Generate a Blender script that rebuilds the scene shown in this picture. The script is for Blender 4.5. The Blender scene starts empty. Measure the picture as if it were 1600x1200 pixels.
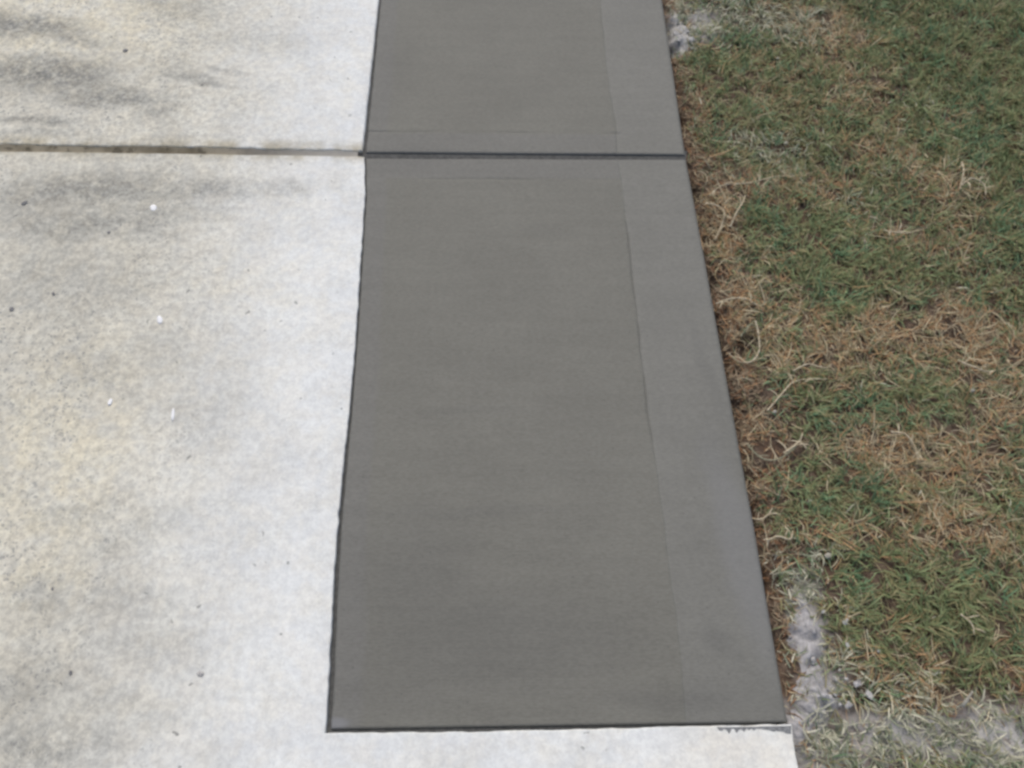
import bpy, math, random
import numpy as np
from mathutils import Vector, Matrix

R = math.radians
SC = bpy.context.scene
COL = SC.collection
rng = np.random.default_rng(7)
random.seed(7)

# ------------------------------------------------------------------ camera, world, sun, exposure
CAM_H, FPX, PITCH = 1.55, 1250.0, R(62.4)
cam_d = bpy.data.cameras.new('camera')
cam_d.sensor_width = 36.0
cam_d.lens = 36.0 * FPX / 1600.0
cam_d.clip_start, cam_d.clip_end = 0.02, 1000.0
cam = bpy.data.objects.new('camera', cam_d)
COL.objects.link(cam)
cam.location = (0, 0, CAM_H)
cam.rotation_euler = (math.pi / 2 - PITCH, 0, 0)
SC.camera = cam

SUN_EL, SUN_AZ = R(58), R(-12)            # azimuth from +Y (ahead of the camera) towards +X
w = bpy.data.worlds.new('World'); SC.world = w; w.use_nodes = True
wn = w.node_tree; wn.nodes.clear()
sky = wn.nodes.new('ShaderNodeTexSky'); sky.sky_type = 'NISHITA'; sky.sun_disc = False
sky.sun_elevation = SUN_EL; sky.sun_rotation = SUN_AZ
sky.air_density = 1.0; sky.dust_density = 3.5; sky.ozone_density = 0.6
bg = wn.nodes.new('ShaderNodeBackground'); bg.inputs['Strength'].default_value = 0.11
wo = wn.nodes.new('ShaderNodeOutputWorld')
wn.links.new(sky.outputs[0], bg.inputs[0]); wn.links.new(bg.outputs[0], wo.inputs[0])

sd = bpy.data.lights.new('sun', 'SUN'); sd.energy = 1.45; sd.angle = R(35); sd.color = (1.0, 0.975, 0.925)
sun = bpy.data.objects.new('sun', sd); COL.objects.link(sun)
sdir = Vector((math.sin(SUN_AZ) * math.cos(SUN_EL), math.cos(SUN_AZ) * math.cos(SUN_EL), math.sin(SUN_EL)))
sun.rotation_euler = sdir.to_track_quat('Z', 'Y').to_euler()
sun.location = sdir * 20

SC.view_settings.view_transform = 'Standard'; SC.view_settings.look = 'None'
SC.view_settings.exposure = 0.12; SC.view_settings.gamma = 1.0; SC.view_settings.use_curve_mapping = False
SC.render.engine = 'CYCLES'
SC.cycles.filter_width = 2.9
SC.cycles.max_bounces = 4; SC.cycles.diffuse_bounces = 2; SC.cycles.glossy_bounces = 2
SC.cycles.use_denoising = True; SC.cycles.denoiser = 'OPENIMAGEDENOISE'

# ------------------------------------------------------------------ helpers
_sp, _cp = math.sin(PITCH), math.cos(PITCH)
def G(px, py, z=0.0):
    """photo point (1600 x 1200) -> metres on the level ground at height z"""
    a, b = (px - 800) / FPX, (600 - py) / FPX
    d = Vector((a, b * _sp + _cp, b * _cp - _sp))
    t = (z - CAM_H) / d.z
    return Vector((d.x * t, d.y * t, z))
def MPX(px, py):
    """metres per photo pixel across and along at a ground point"""
    p = G(px, py)
    return (G(px + 1, py) - p).length, (G(px, py - 1) - p).length

def _hash(ix, iy, seed):
    h = (ix.astype(np.int64) * 374761393 + iy.astype(np.int64) * 668265263 + seed * 1274126177) & 0x7fffffff
    h = ((h ^ (h >> 13)) * 1274126177) & 0x7fffffff
    return ((h ^ (h >> 16)) & 0xffff) / 65535.0
def vnoise(x, y, seed=0):
    x = np.asarray(x, float); y = np.asarray(y, float)
    ix, iy = np.floor(x), np.floor(y); fx, fy = x - ix, y - iy
    fx = fx * fx * (3 - 2 * fx); fy = fy * fy * (3 - 2 * fy)
    a = _hash(ix, iy, seed); b = _hash(ix + 1, iy, seed); c = _hash(ix, iy + 1, seed); d = _hash(ix + 1, iy + 1, seed)
    return (a + (b - a) * fx) * (1 - fy) + (c + (d - c) * fx) * fy
def fbm(x, y, seed=0, o=3):
    t, a, n = 0, 1.0, 0.0
    for k in range(o):
        t = t + a * vnoise(x * 2 ** k, y * 2 ** k, seed + k); n += a; a *= .5
    return t / n

def tag(o, label=None, cat=None, group=None, kind=None):
    if label: o['label'] = label
    if cat: o['category'] = cat
    if group: o['group'] = group
    if kind: o['kind'] = kind
    return o
def link_mesh(name, verts, faces, mat, parent=None, smooth=False):
    me = bpy.data.meshes.new(name)
    me.from_pydata([tuple(map(float, v)) for v in verts], [], [tuple(map(int, f)) for f in faces])
    me.materials.append(mat)
    if smooth:
        me.polygons.foreach_set('use_smooth', [True] * len(me.polygons))
    me.update()
    o = bpy.data.objects.new(name, me); COL.objects.link(o)
    if parent: o.parent = parent
    return o

# ------------------------------------------------------------------ materials
class NT:
    def __init__(s, name):
        s.m = bpy.data.materials.new(name); s.m.use_nodes = True
        s.t = s.m.node_tree; s.t.nodes.clear()
        s.out = s.n('ShaderNodeOutputMaterial')
        s.bsdf = s.n('ShaderNodeBsdfPrincipled')
        s.l(s.bsdf.outputs[0], s.out.inputs['Surface'])
        s.pos = s.n('ShaderNodeNewGeometry').outputs['Position']
    def n(s, k): return s.t.nodes.new(k)
    def l(s, a, b): s.t.links.new(a, b)
    def put(s, inp, v):
        if hasattr(v, 'is_linked') or isinstance(v, bpy.types.NodeSocket): s.l(v, inp)
        elif isinstance(v, tuple) and len(v) == 3 and inp.type == 'RGBA': inp.default_value = (*v, 1)
        else: inp.default_value = v
    def noise(s, scale, detail=3, rough=.55, vec=None, stretch=None, rot=0.0, off=0.0):
        v = vec or s.pos
        if stretch or rot or off:
            mp = s.n('ShaderNodeMapping'); s.l(v, mp.inputs[0])
            mp.inputs['Scale'].default_value = (*(stretch or (1, 1)), 1)
            mp.inputs['Rotation'].default_value = (0, 0, rot); mp.inputs['Location'].default_value = (off, off * .7, off * .3)
            v = mp.outputs[0]
        q = s.n('ShaderNodeTexNoise'); s.l(v, q.inputs['Vector'])
        q.inputs['Scale'].default_value = scale; q.inputs['Detail'].default_value = detail; q.inputs['Roughness'].default_value = rough
        return q.outputs['Fac']
    def noisevec(s, scale, amp):
        q = s.n('ShaderNodeTexNoise'); s.l(s.pos, q.inputs['Vector']); q.inputs['Scale'].default_value = scale; q.inputs['Detail'].default_value = 3
        a = s.n('ShaderNodeVectorMath'); a.operation = 'SUBTRACT'; s.l(q.outputs['Color'], a.inputs[0]); a.inputs[1].default_value = (.5, .5, .5)
        b = s.n('ShaderNodeVectorMath'); b.operation = 'MULTIPLY_ADD'; s.l(a.outputs[0], b.inputs[0]); b.inputs[1].default_value = (amp, amp, 0); s.l(s.pos, b.inputs[2])
        return b.outputs[0]
    def voro(s, scale, vec=None):
        q = s.n('ShaderNodeTexVoronoi'); s.l(vec or s.pos, q.inputs['Vector']); q.inputs['Scale'].default_value = scale
        return q.outputs['Distance'], q.outputs['Color']
    def ramp(s, v, a, b, lo=0.0, hi=1.0):
        r = s.n('ShaderNodeMapRange'); r.interpolation_type = 'SMOOTHSTEP'
        s.l(v, r.inputs[0]); r.inputs[1].default_value = a; r.inputs[2].default_value = b
        r.inputs[3].default_value = lo; r.inputs[4].default_value = hi
        return r.outputs[0]
    def math(s, op, a, b=0.0):
        q = s.n('ShaderNodeMath'); q.operation = op; s.put(q.inputs[0], a); s.put(q.inputs[1], b); return q.outputs[0]
    def mix(s, f, a, b, mode='MIX'):
        q = s.n('ShaderNodeMix'); q.data_type = 'RGBA'; q.blend_type = mode
        s.put(q.inputs[0], f); s.put(q.inputs[6], a); s.put(q.inputs[7], b); return q.outputs[2]
    def spot(s, px, py, rx, ry, ang=0.0, vec=None, inner=.3):
        """soft stain: an ellipse given by its centre and radii in photo pixels, laid on the ground in metres"""
        mx, my = MPX(px, py); c = G(px, py)
        mp = s.n('ShaderNodeMapping'); mp.vector_type = 'TEXTURE'; s.l(vec or s.pos, mp.inputs[0])
        mp.inputs['Location'].default_value = c; mp.inputs['Rotation'].default_value = (0, 0, R(ang))
        mp.inputs['Scale'].default_value = (rx * mx, ry * my, 50)
        ln = s.n('ShaderNodeVectorMath'); ln.operation = 'LENGTH'; s.l(mp.outputs[0], ln.inputs[0])
        return s.ramp(ln.outputs['Value'], 1.0, inner)
    def attr(s, name, out='Fac'):
        a = s.n('ShaderNodeAttribute'); a.attribute_name = name; return a.outputs[out]
    def bump(s, h, strength, dist, prev=None):
        b = s.n('ShaderNodeBump'); b.inputs['Strength'].default_value = strength; b.inputs['Distance'].default_value = dist
        s.l(h, b.inputs['Height'])
        if prev: s.l(prev, b.inputs['Normal'])
        return b.outputs[0]
    def done(s, color, rough=.8, normal=None, spec=.3):
        s.put(s.bsdf.inputs['Base Color'], color); s.put(s.bsdf.inputs['Roughness'], rough)
        s.bsdf.inputs['Specular IOR Level'].default_value = spec
        if normal: s.l(normal, s.bsdf.inputs['Normal'])
        return s.m

def mat_old():
    k = NT('weathered_concrete')
    wv = k.noisevec(9, .10)
    fine = k.noisevec(45, .03)
    big = k.noise(3.2, 4, .6)
    c = k.mix(k.ramp(big, .36, .64), (.575, .555, .492), (.675, .655, .585))
    # yellowed worn patches
    yel = k.math('MAXIMUM', k.spot(90, 700, 190, 260, 0, wv), k.math('MAXIMUM', k.spot(60, 905, 130, 60, 0, wv), k.spot(400, 440, 160, 60, 0, wv)))
    yel = k.math('MAXIMUM', yel, k.spot(120, 30, 260, 130, 0, wv))
    c = k.mix(k.math('MULTIPLY', yel, k.ramp(k.noise(16, 5, .65), .38, .62, 0, .7)), c, (.71, .66, .53))
    # paler, cooler tone towards the saw cut and the near edge
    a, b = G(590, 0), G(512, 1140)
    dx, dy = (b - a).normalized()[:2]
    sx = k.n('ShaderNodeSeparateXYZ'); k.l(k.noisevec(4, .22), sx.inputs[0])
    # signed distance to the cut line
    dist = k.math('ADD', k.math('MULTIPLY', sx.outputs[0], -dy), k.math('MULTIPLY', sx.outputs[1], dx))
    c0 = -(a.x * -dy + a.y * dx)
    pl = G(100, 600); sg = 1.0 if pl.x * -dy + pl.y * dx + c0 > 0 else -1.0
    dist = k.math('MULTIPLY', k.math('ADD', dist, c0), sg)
    cut_pale = k.ramp(dist, .58, .03)
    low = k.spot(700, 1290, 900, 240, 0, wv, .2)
    cut_pale = k.math('MULTIPLY', k.math('MAXIMUM', cut_pale, k.math('MULTIPLY', low, .8)), k.ramp(k.noise(10, 4, .65, off=4), .3, .6, .72, 1.0))
    c = k.mix(k.math('MULTIPLY', cut_pale, .92), c, (.785, .80, .80))
    ja, jb = G(0, 226), G(560, 238); jt = (jb - ja).normalized()
    sj = k.n('ShaderNodeSeparateXYZ'); k.l(k.noisevec(30, .02), sj.inputs[0])
    jd_ = k.math('ABSOLUTE', k.math('ADD', k.math('ADD', k.math('MULTIPLY', sj.outputs[0], -jt.y), k.math('MULTIPLY', sj.outputs[1], jt.x)), ja.x * jt.y - ja.y * jt.x))
    js_ = k.math('MULTIPLY', k.ramp(jd_, .050, .010, 0, .8), k.ramp(k.noise(14, 4, .6), .36, .6))
    c = k.mix(js_, c, (.42, .38, .29))
    c = k.mix(k.math('MULTIPLY', k.spot(1150, 1190, 190, 70, 0, wv), .85), c, (.80, .785, .735))
    # grey damp / algae stains
    st = None
    for (px, py, rx, ry, an, s_) in (
        (40, 40, 150, 30, -10, .85), (110, 62, 110, 20, -14, .6), (70, 118, 200, 40, -9, .9), (180, 152, 150, 34, -11, .8), (40, 90, 80, 16, -6, .6), (240, 172, 80, 18, -6, .5),
        (60, 190, 110, 10, -5, .75), (60, 208, 90, 12, 0, .55), (310, 122, 80, 9, -16, .65), (290, 15, 150, 30, -8, .4), (400, 60, 140, 40, -12, .3), (350, 110, 60, 8, -14, .4),
        (130, 295, 230, 40, 0, .7), (320, 296, 170, 30, 0, .6), (200, 330, 200, 40, -4, .45), (60, 300, 120, 50, 0, .5), (450, 300, 80, 22, 0, .4),
        (130, 350, 240, 50, 0, .6), (210, 830, 150, 46, 15, .3), (210, 940, 120, 40, 0, .25), (80, 1170, 200, 60, 0, .5), (60, 930, 90, 60, 0, .3),
        (330, 640, 120, 60, 0, .15), (240, 1010, 130, 50, 0, .22), (60, 440, 200, 110, 0, .34), (200, 560, 160, 60, 10, .2), (120, 800, 140, 40, 12, .28), (40, 1080, 120, 80, 0, .3), (180, 1120, 160, 50, 8, .25)):
        m = k.math('MULTIPLY', k.spot(px, py, rx, ry, an, wv, .1), s_)
        st = m if st is None else k.math('MAXIMUM', st, m)
    st = k.math('MULTIPLY', st, k.math('MULTIPLY', k.ramp(k.noise(26, 5, .7), .34, .56, .35, 1.0), k.ramp(k.noise(90, 4, .75), .34, .58, .45, 1.0)))
    c = k.mix(st, c, (.185, .188, .183))
    # centimetre mottle, sand grain and dark aggregate
    mot = k.noise(62, 5, .68)
    c = k.mix(k.math('SUBTRACT', 1.0, k.math('MULTIPLY', cut_pale, .6)), c, k.mix(k.ramp(mot, .34, .66), (.80, .80, .795), (1.11, 1.11, 1.09)), 'MULTIPLY')
    m2 = k.noise(8, 3, .55, off=6)
    c = k.mix(1.0, c, k.mix(k.ramp(m2, .34, .66), (.95, .948, .94), (1.03, 1.025, 1.005)), 'MULTIPLY')
    tint = k.noise(24, 3, .6, off=9)
    c = k.mix(1.0, c, k.mix(k.ramp(tint, .38, .62), (.995, 1.0, 1.0), (1.015, 1.0, .97)), 'MULTIPLY')
    gr = k.noise(150, 4, .7, off=3)
    c = k.mix(1.0, c, k.mix(k.ramp(gr, .36, .64), (.945, .945, .945), (1.03, 1.03, 1.03)), 'MULTIPLY')
    vd, vc = k.voro(130, fine)
    sep = k.n('ShaderNodeSeparateColor'); k.l(vc, sep.inputs[0])
    leftish = k.ramp(dist, .15, .6, .15, 1.0)
    few = k.math('MULTIPLY', k.ramp(sep.outputs[0], .50, .72), k.ramp(k.noise(6, 3, .6, off=2), .38, .62, .15, 1.0))
    spk = k.math('MULTIPLY', k.math('MULTIPLY', k.ramp(vd, .55, .2), few), leftish)
    c = k.mix(k.math('MULTIPLY', spk, .7), c, (.25, .25, .24))
    vd2, vc2 = k.voro(36, fine)
    sep2 = k.n('ShaderNodeSeparateColor'); k.l(vc2, sep2.inputs[0])
    spk2 = k.math('MULTIPLY', k.ramp(vd2, .17, .08), k.ramp(sep2.outputs[1], .86, .88))
    c = k.mix(k.math('MULTIPLY', spk2, .6), c, (.13, .13, .125))
    n1 = k.bump(mot, .12, .003); n1 = k.bump(gr, .12, .0012, n1)
    n1 = k.bump(k.math('MAXIMUM', spk, spk2), .35, -.0015, n1)
    return k.done(c, .88, n1, .2)

def mat_new(name, border):
    k = NT(name)
    wv = k.noisevec(7, .06)
    base = (.168, .164, .140) if not border else (.1715, .169, .149)
    c = k.mix(k.ramp(k.noise(5, 3), .35, .65), tuple(x * .97 for x in base), tuple(x * 1.03 for x in base))
    bo = k.attr('margin')
    if not border:
        c = k.mix(k.math('MULTIPLY', bo, .55), c, (.171, .168, .155))
    # broom drag marks run across the strip
    drag = k.noise(30, 4, .6, stretch=(.12, 1.3), rot=R(1.5))
    c = k.mix(1.0, c, k.mix(k.ramp(drag, .3, .7), (.968, .968, .968), (1.03, 1.03, 1.03)), 'MULTIPLY')
    c = k.mix(1.0, c, k.mix(k.ramp(k.noise(70, 4, .7), .3, .7), (.975, .975, .97), (1.025, 1.025, 1.03)), 'MULTIPLY')
    sand = k.noise(230, 3, .7, stretch=(.45, 1.6), rot=R(1.5))
    c = k.mix(1.0, c, k.mix(k.ramp(sand, .34, .66), (.90, .90, .90), (1.09, 1.09, 1.09)), 'MULTIPLY')
    pv, pc = k.voro(75)
    sp_ = k.n('ShaderNodeSeparateColor'); k.l(pc, sp_.inputs[0])
    c = k.mix(k.math('MULTIPLY', k.math('MULTIPLY', k.ramp(pv, .2, .09), k.ramp(sp_.outputs[0], .85, .88)), .35), c, (.07, .07, .066))
    dk = None
    for (px, py, rx, ry, an, s_) in (
        (640, 900, 160, 170, 0, .22), (760, 1000, 330, 130, 0, .24), (620, 1080, 170, 70, 0, .16), (700, 800, 260, 16, 0, .2), (640, 240, 90, 40, 0, .16),
        (600, 1010, 110, 130, 0, .12), (1118, 1000, 28, 46, 32, .24), (1150, 1020, 20, 30, 32, .12), (1098, 560, 16, 120, 8, .16), (1040, 1095, 170, 30, 0, .2),
        (620, 100, 50, 120, 0, .1), (720, 640, 200, 14, 0, .1), (860, 360, 60, 20, 0, .08)):
        m = k.math('MULTIPLY', k.spot(px, py, rx, ry, an, wv, .15), s_)
        dk = m if dk is None else k.math('MAXIMUM', dk, m)
    c = k.mix(dk, c, (.085, .085, .082))
    lt = k.math('MAXIMUM', k.math('MULTIPLY', k.spot(522, 1130, 34, 14, 0), .8), k.math('MULTIPLY', k.spot(1160, 860, 50, 240, 8, wv), .35))
    c = k.mix(lt, c, (.215, .217, .22))
    br = k.noise(60, 3, .6, stretch=(.05, 8.0), rot=R(1.5))
    n1 = k.bump(br, .14 if border else .30, .0015)
    n1 = k.bump(k.noise(260, 3, .6), .18, .0008, n1)
    return k.done(c, .62 if border else .7, n1, .35)

def mat_plain(name, ca, cb, scale, rough=.85, bump=.3, bd=.002, spec=.2):
    k = NT(name)
    f = k.noise(scale, 4, .65)
    c = k.mix(k.ramp(f, .35, .65), ca, cb)
    return k.done(c, rough, k.bump(f, bump, bd), spec)

def mat_ground():
    k = NT('dry_lawn_ground')
    f = k.noise(5, 6, .7); g = k.noise(60, 5, .7)
    c = k.mix(k.ramp(f, .38, .62), (.085, .098, .05), (.16, .125, .075))
    c = k.mix(k.ramp(g, .35, .7, 0, .6), c, (.05, .04, .026))
    return k.done(c, .95, k.bump(g, .6, .02), .1)

def mat_leaf(name):
    k = NT(name)
    k.t.nodes.remove(k.bsdf)
    c = k.attr('Col', 'Color')
    d = k.n('ShaderNodeBsdfPrincipled'); k.l(c, d.inputs['Base Color']); d.inputs['Roughness'].default_value = .6; d.inputs['Specular IOR Level'].default_value = .25
    t = k.n('ShaderNodeBsdfTranslucent'); k.l(c, t.inputs[0])
    mx = k.n('ShaderNodeMixShader'); mx.inputs[0].default_value = .22
    k.l(d.outputs[0], mx.inputs[1]); k.l(t.outputs[0], mx.inputs[2]); k.l(mx.outputs[0], k.out.inputs['Surface'])
    return k.m

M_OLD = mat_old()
M_NEW = mat_new('fresh_concrete', False)
M_BORDER = mat_new('fresh_concrete_trowelled', True)
M_BED = mat_plain('wet_cut_bed', (.075, .075, .072), (.11, .11, .105), 90)
def mat_joint():
    k = NT('joint_dirt')
    f = k.noise(34, 5, .7); sx = k.n('ShaderNodeSeparateXYZ'); k.l(k.pos, sx.inputs[0])
    c = k.mix(k.ramp(k.noise(7, 3, .6), .4, .62), (.15, .13, .09), (.30, .265, .195))
    c = k.mix(k.ramp(f, .5, .64, 0, .8), c, (.085, .075, .055))
    c = k.mix(k.ramp(sx.outputs[0], -.85, -.45, 0, .75), c, (.46, .44, .40))
    return k.done(c, .95, k.bump(f, .5, .003), .1)
M_JOINTSAND = mat_joint()
def mat_soil():
    k = NT('soil')
    f = k.noise(60, 5, .7); wv = k.noisevec(20, .06)
    c = k.mix(k.ramp(f, .35, .65), (.065, .047, .036), (.17, .125, .092))
    c = k.mix(k.ramp(k.noise(14, 3), .5, .65, 0, .5), c, (.125, .078, .052))
    d = None
    for q in ((1268, 960, 40, 110), (1300, 1080, 60, 60), (1430, 1150, 180, 60), (1570, 1150, 110, 80), (1090, 25, 70, 45), (1260, 1140, 60, 60), (1300, 1180, 110, 60)):
        m = k.spot(*q, 0, wv, .2); d = m if d is None else k.math('MAXIMUM', d, m)
    c = k.mix(k.math('MULTIPLY', d, k.ramp(k.noise(32, 5, .7), .28, .52)), c, (.47, .455, .435))
    return k.done(c, .95, k.bump(f, .7, .01), .1)
M_SOIL = mat_soil()
M_GROUND = mat_ground()
M_GRASS = mat_leaf('grass_blades')
M_RUNNER = mat_plain('dry_runner', (.42, .34, .22), (.62, .54, .39), 120, .8)
M_RUNNER_G = mat_plain('grey_green_runner', (.20, .20, .13), (.36, .34, .23), 120, .8)
M_ROOT = mat_plain('brown_root', (.16, .10, .06), (.30, .20, .13), 120, .85)
M_CRUMB = mat_plain('concrete_crumb', (.36, .35, .335), (.54, .525, .50), 160, .9, .6, .003)
M_SPILL = mat_plain('cement_spill', (.29, .28, .275), (.47, .455, .45), 60, .95, .8, .006)
M_WHITE = mat_plain('white_lime', (.82, .82, .82), (.92, .92, .91), 200, .8)
M_GRIT = mat_plain('dark_grit', (.16, .16, .16), (.26, .26, .26), 200, .8)
M_SMEAR = mat_plain('cement_smear', (.16, .165, .165), (.27, .275, .275), 200, .8)
M_PEBBLE = mat_plain('pale_pebble', (.30, .28, .23), (.44, .42, .36), 150, .8)

# ------------------------------------------------------------------ lines of the pavement (metres, from photo measurements)
def line(pts): return [G(*p) for p in pts]
def dens(pts, step=.006):
    out = []
    for a, b in zip(pts[:-1], pts[1:]):
        n = max(1, int((b - a).length / step))
        out += [a.lerp(b, i / n) for i in range(n)]
    return out + [pts[-1]]
def wob(pts, amp, freq, seed):
    out = []
    for i, p in enumerate(pts):
        a, b = pts[max(0, i - 1)], pts[min(len(pts) - 1, i + 1)]
        t = (b - a).normalized(); nrm = Vector((-t.y, t.x, 0))
        s = i * .006
        f = min(1, i / 4, (len(pts) - 1 - i) / 4)
        n = float(fbm(np.array([s * freq]), np.array([seed * 3.7]), seed, 3)[0]) - .5
        out.append(p + nrm * n * 2 * amp * f)
    return out

FAR_Y, NEAR_Y, LEFT_X = 4.6, -1.7, -3.6
def extend_y(a, b, y):
    """point on the line a->b at world y"""
    t = (y - a.y) / (b.y - a.y); return a + (b - a) * t

# left side of the new strip, upper and lower
LU0, LU1 = G(568, 236), G(594, 0)
LU2 = extend_y(LU0, LU1, FAR_Y)
lowleft = line([(516, 1139), (522, 1040), (526, 930), (534, 800), (549, 640), (557, 540), (566, 400), (572, 300), (571, 245)])
RIGHT = line([(1233, 1128), (1203, 955), (1180, 820), (1148, 650), (1124, 520), (1104, 410), (1087, 320), (1073, 243), (1052, 105), (1036, 0)])
R_FAR = extend_y(RIGHT[-3], RIGHT[-1], FAR_Y)
R_NEAR = extend_y(G(1238, 1138), G(1246, 1200), NEAR_Y)
def right_x(y):
    pts = [R_NEAR, G(1238, 1138)] + RIGHT + [R_FAR]
    ys = [p.y for p in pts]; xs = [p.x for p in pts]
    return np.interp(y, ys, xs)

# ------------------------------------------------------------------ ground
def grid_sheet(x0, x1, y0, y1, z): return [(x0, y0, z), (x1, y0, z), (x1, y1, z), (x0, y1, z)], [(0, 1, 2, 3)]
ground = link_mesh('ground', *grid_sheet(-200, 200, -200, 200, -.075), M_GROUND); tag(ground, 'dry lawn ground spreading beyond the pavement', None, None, 'structure')

# soil under the lawn: uneven sheet, sunk along the concrete edge
def soil_z(x, y):
    d = x - right_x(y)
    z = -.026 + .016 * (fbm(x * 9, y * 9, 11) - .5) + .010 * (fbm(x * 40, y * 40, 12) - .5) * 2
    z = z - .055 * np.exp(-np.maximum(d, 0) / .028) * np.clip(2.6 * (fbm(x * 12, y * 30, 5, 2) - .32), .05, 1.3)
    for px, py, rx, ry, dp in ((1172, 530, 14, 18, .03), (1500, 1085, 14, 10, .02), (1126, 515, 10, 14, .03), (1098, 395, 7, 16, .02), (1198, 900, 8, 20, .025), (1068, 175, 8, 18, .02), (1062, 130, 8, 12, .02)):
        c = G(px, py); mx, my = MPX(px, py)
        z = z - dp * np.exp(-((x - c.x) / (rx * mx)) ** 2 - ((y - c.y) / (ry * my)) ** 2)
    return z
nx, ny = 190, 330
uu = np.concatenate([np.linspace(0, .12, 40), np.linspace(.125, 2.6, nx - 40)]); vv = np.linspace(NEAR_Y, FAR_Y, ny)
Y, U = np.meshgrid(vv, uu, indexing='ij'); X = right_x(Y) - .012 + U
Z = soil_z(X, Y)
vs = np.stack([X, Y, Z], -1).reshape(-1, 3)
idx = np.arange(ny * nx).reshape(ny, nx)
fs = np.stack([idx[:-1, :-1], idx[:-1, 1:], idx[1:, 1:], idx[1:, :-1]], -1).reshape(-1, 4)
soil = link_mesh('soil', vs, fs, M_SOIL, None, True); tag(soil, 'dark brown uneven soil showing under the thin lawn', None, None, 'structure')

# ------------------------------------------------------------------ old pavement: bed, slabs, joint dirt
bed = link_mesh('driveway', *grid_sheet(LEFT_X - .1, 1.0, NEAR_Y - .02, FAR_Y + .02, -.060), M_BED)
bed.data.clear_geometry()
bv = [(LEFT_X, NEAR_Y, -.0105), (R_NEAR.x - .02, NEAR_Y, -.0105), (RIGHT[0].x - .02, RIGHT[0].y, -.0105), (RIGHT[-1].x - .02, RIGHT[-1].y, -.0105), (R_FAR.x - .02, FAR_Y, -.0105), (LEFT_X, FAR_Y, -.0105)]
bed.data.from_pydata(bv, [], [tuple(range(6))]); bed.data.update()
tag(bed, 'old bleached concrete driveway slabs around the fresh strip', None, None, 'structure')
strip = bpy.data.objects.new('concrete_strip', None); COL.objects.link(strip); strip.location = (0, 0, 0)
tag(strip, 'fresh dark grey concrete strip between the bleached driveway and the lawn', None, None, 'structure')

def outline_slab(name, loop, r, mat, parent, depth=.10):
    """solid slab from a counter-clockwise top outline, its rim rounded by r"""
    n = len(loop)
    P = np.array([[p.x, p.y] for p in loop])
    T = np.roll(P, -1, 0) - np.roll(P, 1, 0); T /= np.maximum(np.linalg.norm(T, axis=1, keepdims=True), 1e-9)
    N = np.stack([-T[:, 1], T[:, 0]], 1)                    # inwards for a ccw loop
    rings = [(1.0, 0.0), (.55, -.10), (.2, -.42), (0, -1.0)]
    vs, fs = [], []
    jit = (fbm(P[:, 0] * 60, P[:, 1] * 60, 31) * .7 + .6)
    for a, z in rings:
        q = P + N * (a * r * jit)[:, None]
        vs += [(x, y, z * r) for x, y in q]
    vs += [(x, y, -depth) for x, y in P]
    for k in range(len(rings)):
        for i in range(n):
            j = (i + 1) % n
            fs.append((k * n + i, (k + 1) * n + i, (k + 1) * n + j, k * n + j))
    fs.append(tuple(range(n)))
    o = link_mesh(name, vs, fs, mat, parent)
    # cut the big top face into small well-shaped pieces
    import bmesh
    bm = bmesh.new(); bm.from_mesh(o.data); bm.faces.ensure_lookup_table()
    top = max(bm.faces, key=lambda f: len(f.verts))
    x0, x1 = P[:, 0].min(), P[:, 0].max(); y0, y1 = P[:, 1].min(), P[:, 1].max()
    tops = [top]
    for ax, lo, hi in ((0, x0, x1), (1, y0, y1)):
        q = lo + .13
        while q < hi - .02:
            geom = set(tops)
            for f in tops: geom.update(f.verts); geom.update(f.edges)
            co = (q, 0, 0) if ax == 0 else (0, q, 0); no = (1, 0, 0) if ax == 0 else (0, 1, 0)
            bmesh.ops.bisect_plane(bm, geom=list(geom), dist=1e-6, plane_co=co, plane_no=no)
            bm.normal_update()
            tops = [f for f in bm.faces if f.normal.z > .9995 and max(v.co.z for v in f.verts) > -1e-5 and min(v.co.z for v in f.verts) > -1e-5]
            q += .13
    bmesh.ops.triangulate(bm, faces=tops, ngon_method='BEAUTY')
    bm.to_mesh(o.data); bm.free()
    return o

JU = line([(0, 225.5), (300, 229.5), (566, 235.5)])              # near edge of the far old slab
JL = line([(0, 236), (300, 240), (562, 244)])                # far edge of the near old slab
JUL = JU[0] + (JU[0] - JU[1]).normalized() * ((JU[0].x - LEFT_X)); JUL.x = LEFT_X
JLL = JL[0] + (JL[0] - JL[1]).normalized() * ((JL[0].x - LEFT_X)); JLL.x = LEFT_X
up_loop = wob(dens([JUL] + JU), .003, 24, 3)[:-1] + wob(dens([G(566, 235), G(592, 0), LU2 + Vector((-.003, 0, 0))]), .0016, 40, 4) + [Vector((LEFT_X, FAR_Y, 0))]
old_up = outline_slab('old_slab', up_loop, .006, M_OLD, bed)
old_up['label'] = 'old bleached slab beyond the joint with grey damp stains'
gap = .0085
cut = [p + Vector((-(.0030 + .0065 * min(1, max(0, (.95 - p.y) / .8))), 0, 0)) for p in lowleft[::-1]]
cut[-1] = G(508, 1145.5)
near_cut = line([(700, 1143.5), (900, 1139), (1100, 1134.5), (1237, 1131.5)])
low_loop = ([Vector((LEFT_X, NEAR_Y, 0)), R_NEAR] + wob(dens([R_NEAR, G(1238, 1136)]), .004, 18, 8)[1:]
            + wob(dens([near_cut[-1]] + near_cut[-2::-1] + [cut[-1]]), .002, 40, 6)
            + wob(dens(cut[::-1]), .0020, 55, 7)[1:]
            + wob(dens(JL[::-1] + [JLL]), .0015, 14, 5))
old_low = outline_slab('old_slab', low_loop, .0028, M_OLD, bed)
old_low['label'] = 'old bleached slab on the near side of the joint, notched round the fresh strip'

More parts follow.
